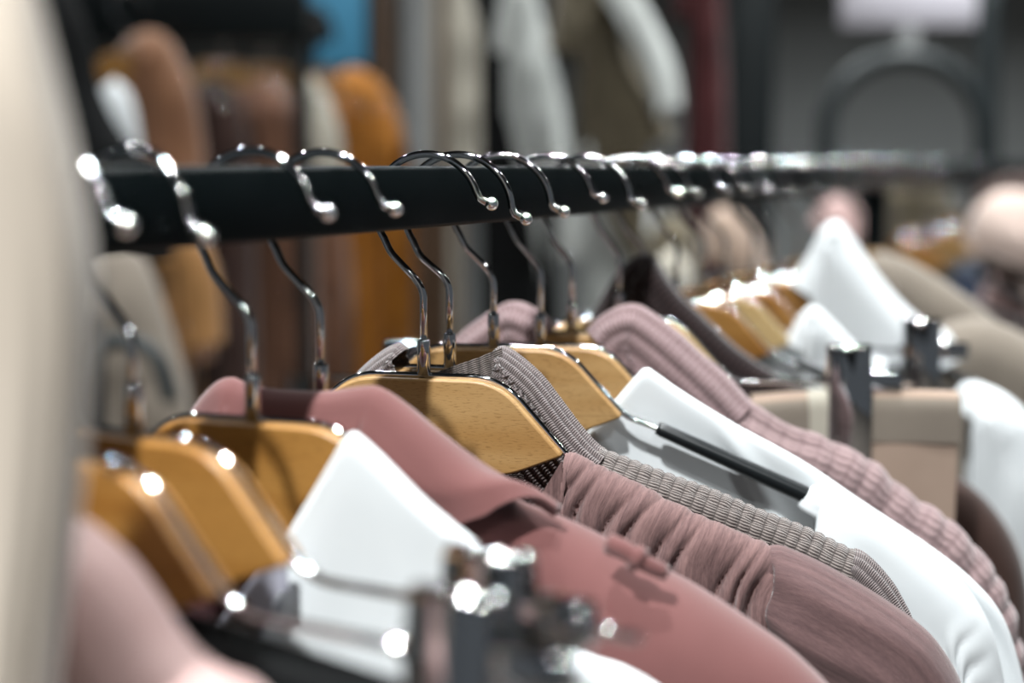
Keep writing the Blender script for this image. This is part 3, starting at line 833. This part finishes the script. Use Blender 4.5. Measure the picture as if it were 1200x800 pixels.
bg('tan_coat', 'tan coat low in the back row below the rail, left', 'coat', 2.3, [(160, 330), (174, 285), (205, 265), (238, 280), (258, 330), (263, 400)], 'tan', 0.04, 0.2, G2)
bg('taupe_bag', 'grey taupe bag below the rail at the left', 'bag', 1.9, [(85, 360), (95, 310), (120, 288), (150, 286), (175, 310), (200, 380), (222, 460), (228, 540)], 'taupe', 0.05, 0.4, None)
fr = Frame(CAM + FH * 1.78, TH)
mb = MB(); pa, _ = resample(fr.line([(95, 440), (105, 415), (125, 402), (150, 400), (175, 410), (190, 432), (200, 470)]), 0.01)
tube(mb, [(p.x, 0, p.y) for p in pa], 0.011, 10)
o = mb.build('bag_strap', M['dark_metal'], None, loc=fr.o, yaw=fr.yaw); tag(o, 'dark curved strap across the grey taupe bag', 'strap')
bg('navy_trousers', 'navy trousers low between the tan and brown coats', 'trousers', 2.75, [(218, 440), (226, 418), (240, 415), (252, 440), (256, 520)], 'navy', 0.03, 0.5, G2)

# back rail with hooks and hangers
fr = Frame(CAM + FH * 2.7, TH)
r = empty('clothes_rack', (fr.o.x, fr.o.y, 0), TH)
tag(r, 'black rack carrying the brown and mustard coats in the background', 'clothes rack')
a = fr.line([(150, 2), (330, 44)]); zr = fr.o.z
bevel_box(a[0][0] - 0.1, a[1][0] + 0.05, -0.03, 0.03, zr + a[1][1] - 0.005, zr + a[0][1] + 0.05, 0.006).build('rail', M['black_metal'], r)
for u in (a[0][0] - 0.1, a[1][0] + 0.02):
    bevel_box(u, u + 0.03, -0.015, 0.015, 0.0, zr + a[1][1] - 0.006, 0.003).build('post', M['black_metal'], r)
hm, hb = hook_mesh()
hbm = {}
for i, (px, py, dp, wd_) in enumerate([(150, 62, 2.56, 'wood_orange'), (262, 70, 2.72, 'wood'), (312, 76, 2.82, 'wood'), (362, 84, 2.90, 'wood_orange')]):
    f2 = Frame(CAM + FH * dp, TH)
    u, z = f2.uz(px, py)
    loc = f2.o + f2.a * u; loc.z += z + 0.105
    rt = empty('wooden_hanger', loc, TH + 0.2)
    tag(rt, ['wooden hanger above the camel coat in the back row', 'wooden hanger above the dark brown coat in the back row', 'wooden hanger above the mid-brown coat in the back row', 'wooden hanger above the cream garment in the back row'][i], 'hanger', 'hangers on the back rack')
    shared('wood_yoke', 'yoke', yoke_mesh, M[wd_], rt)
    shared('frame_wire', 'wirearm', lambda: tube(MB(), [(x * mm, 0, z * mm) for x, z in wire_path('arm')], 1.75 * mm, 10), M['chrome'], rt)
    if 'h' not in hbm: hbm['h'] = hm.mesh('hook', M['chrome'])
    o = bpy.data.objects.new('hook', hbm['h']); COL.objects.link(o); o.parent = rt

# posts, panel and middle distance
def slab(name, label, cat, depth, x0, x1, y0, y1, mat, th=0.06, group=None, kind=None):
    fr = Frame(CAM + FH * depth, TH)
    u0, z1 = fr.uz(x0, y0); u1, z0 = fr.uz(x1, y1)
    o = bevel_box(u0, u1, 0, th, z0, z1, 0.006).build(name, M[mat], None, loc=fr.o, yaw=fr.yaw)
    return tag(o, label, cat, group, kind)
slab('blue_panel', 'bright blue display panel above the mustard coat', 'panel', 3.6, 346, 428, -60, 78, 'blue', 0.04)
bg('black_bag', 'black bag hanging in front of the blue panel', 'bag', 3.3, [(342, 30), (350, 8), (368, 4), (385, 16), (394, 45)], 'black_cloth', 0.04, 0.14, None)
slab('wooden_post', 'brown wooden post right of the blue panel', 'post', 3.7, 430, 470, -200, 1200, 'post_wood', 0.1)
slab('plaster_column', 'pale grey column between two wooden posts', 'column', 3.8, 470, 511, -200, 1200, 'post_grey', 0.1)
slab('wooden_cabinet', 'brown wooden cabinet seen below the rail behind the mustard coat', 'cabinet', 3.3, 486, 545, 215, 1500, 'post_wood', 0.25)
slab('wooden_post', 'narrow tan wooden post left of the cream hanging garment', 'post', 3.1, 511, 530, -200, 1200, 'post_wood', 0.06)
G3 = 'clothes on the middle rack behind'
bg('cream_dress', 'cream garment hanging left of the black garment, top middle', 'dress', 3.3, [(534, -60), (544, -30), (556, 10), (566, 60), (568, 130), (562, 190), (556, 230)], 'cream', 0.05, 0.5, G3)
bg('black_dress', 'long black garment below and above the rail, top middle', 'dress', 3.1, [(540, -40), (565, -60), (595, -40), (612, 30), (630, 120), (648, 240), (655, 330), (660, 480)], 'black_cloth', 0.05, 1.2, G3)
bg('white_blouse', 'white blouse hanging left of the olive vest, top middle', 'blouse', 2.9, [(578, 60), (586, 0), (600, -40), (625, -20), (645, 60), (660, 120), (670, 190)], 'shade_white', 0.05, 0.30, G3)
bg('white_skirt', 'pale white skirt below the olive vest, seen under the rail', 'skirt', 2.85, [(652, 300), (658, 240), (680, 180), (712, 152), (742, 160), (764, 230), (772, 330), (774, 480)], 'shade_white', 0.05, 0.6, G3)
bg('olive_vest', 'olive tweed vest layered over white, top middle', 'vest', 2.75, [(640, 60), (655, -20), (690, -50), (725, -20), (742, 60), (760, 100), (780, 135), (790, 160)], 'olive_vest', 0.05, 0.33, G3)
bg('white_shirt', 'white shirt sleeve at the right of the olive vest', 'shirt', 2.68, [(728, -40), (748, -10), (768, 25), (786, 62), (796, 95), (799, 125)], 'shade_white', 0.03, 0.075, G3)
bg('burgundy_dress', 'burgundy garment right of the white sleeve, top middle', 'dress', 3.2, [(788, 20), (795, -40), (820, -60), (842, -30), (850, 60), (853, 150), (855, 320)], 'burgundy', 0.05, 0.7, G3)
slab('dark_post', 'dark post right of the burgundy garment', 'post', 3.3, 862, 886, -200, 1100, 'black_metal', 0.04)
bg('grey_skirt', 'greyish garment behind the rail, left of the beige hand-like folds', 'skirt', 2.6, [(752, 300), (765, 262), (790, 252), (815, 270), (822, 330)], 'olive_vest', 0.04, 0.25, G3)
bg('cream_bag', 'cream rounded bag under the rail near the middle', 'bag', 2.0, [(762, 335), (770, 300), (788, 288), (806, 300), (812, 340)], 'cream', 0.05, 0.06, None)
bg('beige_scarf', 'beige folded scarf under the rail right of centre', 'scarf', 2.2, [(818, 300), (828, 252), (850, 240), (870, 252), (890, 280), (900, 320)], 'beige', 0.04, 0.09, None)
bg('pink_scarf', 'dusty pink scarf above the tall white shirt', 'scarf', 2.6, [(948, 262), (962, 238), (985, 228), (1005, 240), (1015, 275), (1018, 310)], 'pink_plain' if 'pink_plain' in M else 'blush', 0.05, 0.12, None)
bg('blush_blouse', 'blush pink rounded garment blurred at the far right', 'blouse', 2.4, [(1128, 300), (1138, 255), (1160, 228), (1190, 222), (1222, 235), (1245, 280), (1255, 340)], 'pale_blush', 0.08, 0.13, None)
bg('blush_skirt', 'narrow blush garment below the rounded blush one at the far right', 'skirt', 2.5, [(1145, 380), (1155, 330), (1175, 320), (1200, 330), (1215, 380), (1220, 420)], 'blush', 0.05, 0.12, None)
bg('brown_dress', 'dark brown dress behind the blush garments at the far right', 'dress', 2.9, [(1120, 290), (1140, 230), (1180, 205), (1230, 215), (1270, 290), (1280, 420)], 'dark_brown', 0.06, 0.7, None)
bg('navy_bag', 'navy bag below the rail near the far right', 'bag', 2.7, [(1108, 340), (1120, 312), (1140, 308), (1155, 330), (1160, 370)], 'navy', 0.04, 0.1, None)
bg('dark_coat', 'very dark coats under the far end of the rail', 'coat', 3.6, [(1000, 300), (1010, 225), (1050, 205), (1100, 215), (1125, 260), (1130, 330)], 'olive_vest', 0.05, 1.35, None)

# arched display stand with a white sign
fr = Frame(CAM + FH * 3.9, TH)
r = empty('arch_stand', (fr.o.x, fr.o.y, 0), TH); zb = fr.o.z
tag(r, 'dark arched display stand holding a white sign, top right', 'stand')
def arch(cx, top, half, low):
    pts = [(cx - half, low), (cx - half, top + half * 0.9)]
    for k in range(1, 12):
        an = math.pi * (1 - k / 12)
        pts.append((cx + half * math.cos(an), top + half * 0.95 - half * 0.95 * math.sin(an)))
    pts += [(cx + half, top + half * 0.9), (cx + half, low)]
    return pts
pa = fr.line(arch(1060, 66, 92, 980))
tube(MB(), [(u, 0, zb + z) for u, z in pa], 0.026, 12).build('arch_tube', M['dark_metal'], r)
u0, z1 = fr.uz(987, -40); u1, z0 = fr.uz(1143, 32)
bevel_box(u0, u1, -0.012, 0.012, zb + z0, zb + z1, 0.004).build('sign_board', M['sign_white'], r)
u, z = fr.uz(1064, 45)
bevel_box(u - 0.025, u + 0.025, -0.015, 0.015, zb + z - 0.05, zb + z0 - 0.001, 0.003).build('sign_post', M['post_grey'], r)
fr = Frame(CAM + FH * 4.1, TH)
r = empty('arch_stand', (fr.o.x, fr.o.y, 0), TH)
tag(r, 'second dark arched stand cut off by the right edge', 'stand')
pa = fr.line(arch(1250, -60, 92, 980))
tube(MB(), [(u, 0, fr.o.z + z) for u, z in pa], 0.030, 12).build('arch_tube', M['dark_metal'], r)

# rack standing across the far end of the front one
fr = Frame(CAM + FH * 3.25, TH)
r = empty('clothes_rack', (fr.o.x, fr.o.y, 0), TH)
tag(r, 'black rack standing across behind the far end of the front rack', 'clothes rack')
u0, z1 = fr.uz(985, 189); u1, z0 = fr.uz(1330, 221)
bevel_box(u0, u1, -0.02, 0.02, fr.o.z + z0, fr.o.z + z1, 0.003).build('rail', M['black_metal'], r)
for u in (u0 + 0.01, u1 - 0.05):
    bevel_box(u, u + 0.04, -0.018, 0.018, 0.0, fr.o.z + z0 - 0.001, 0.003).build('post', M['black_metal'], r)
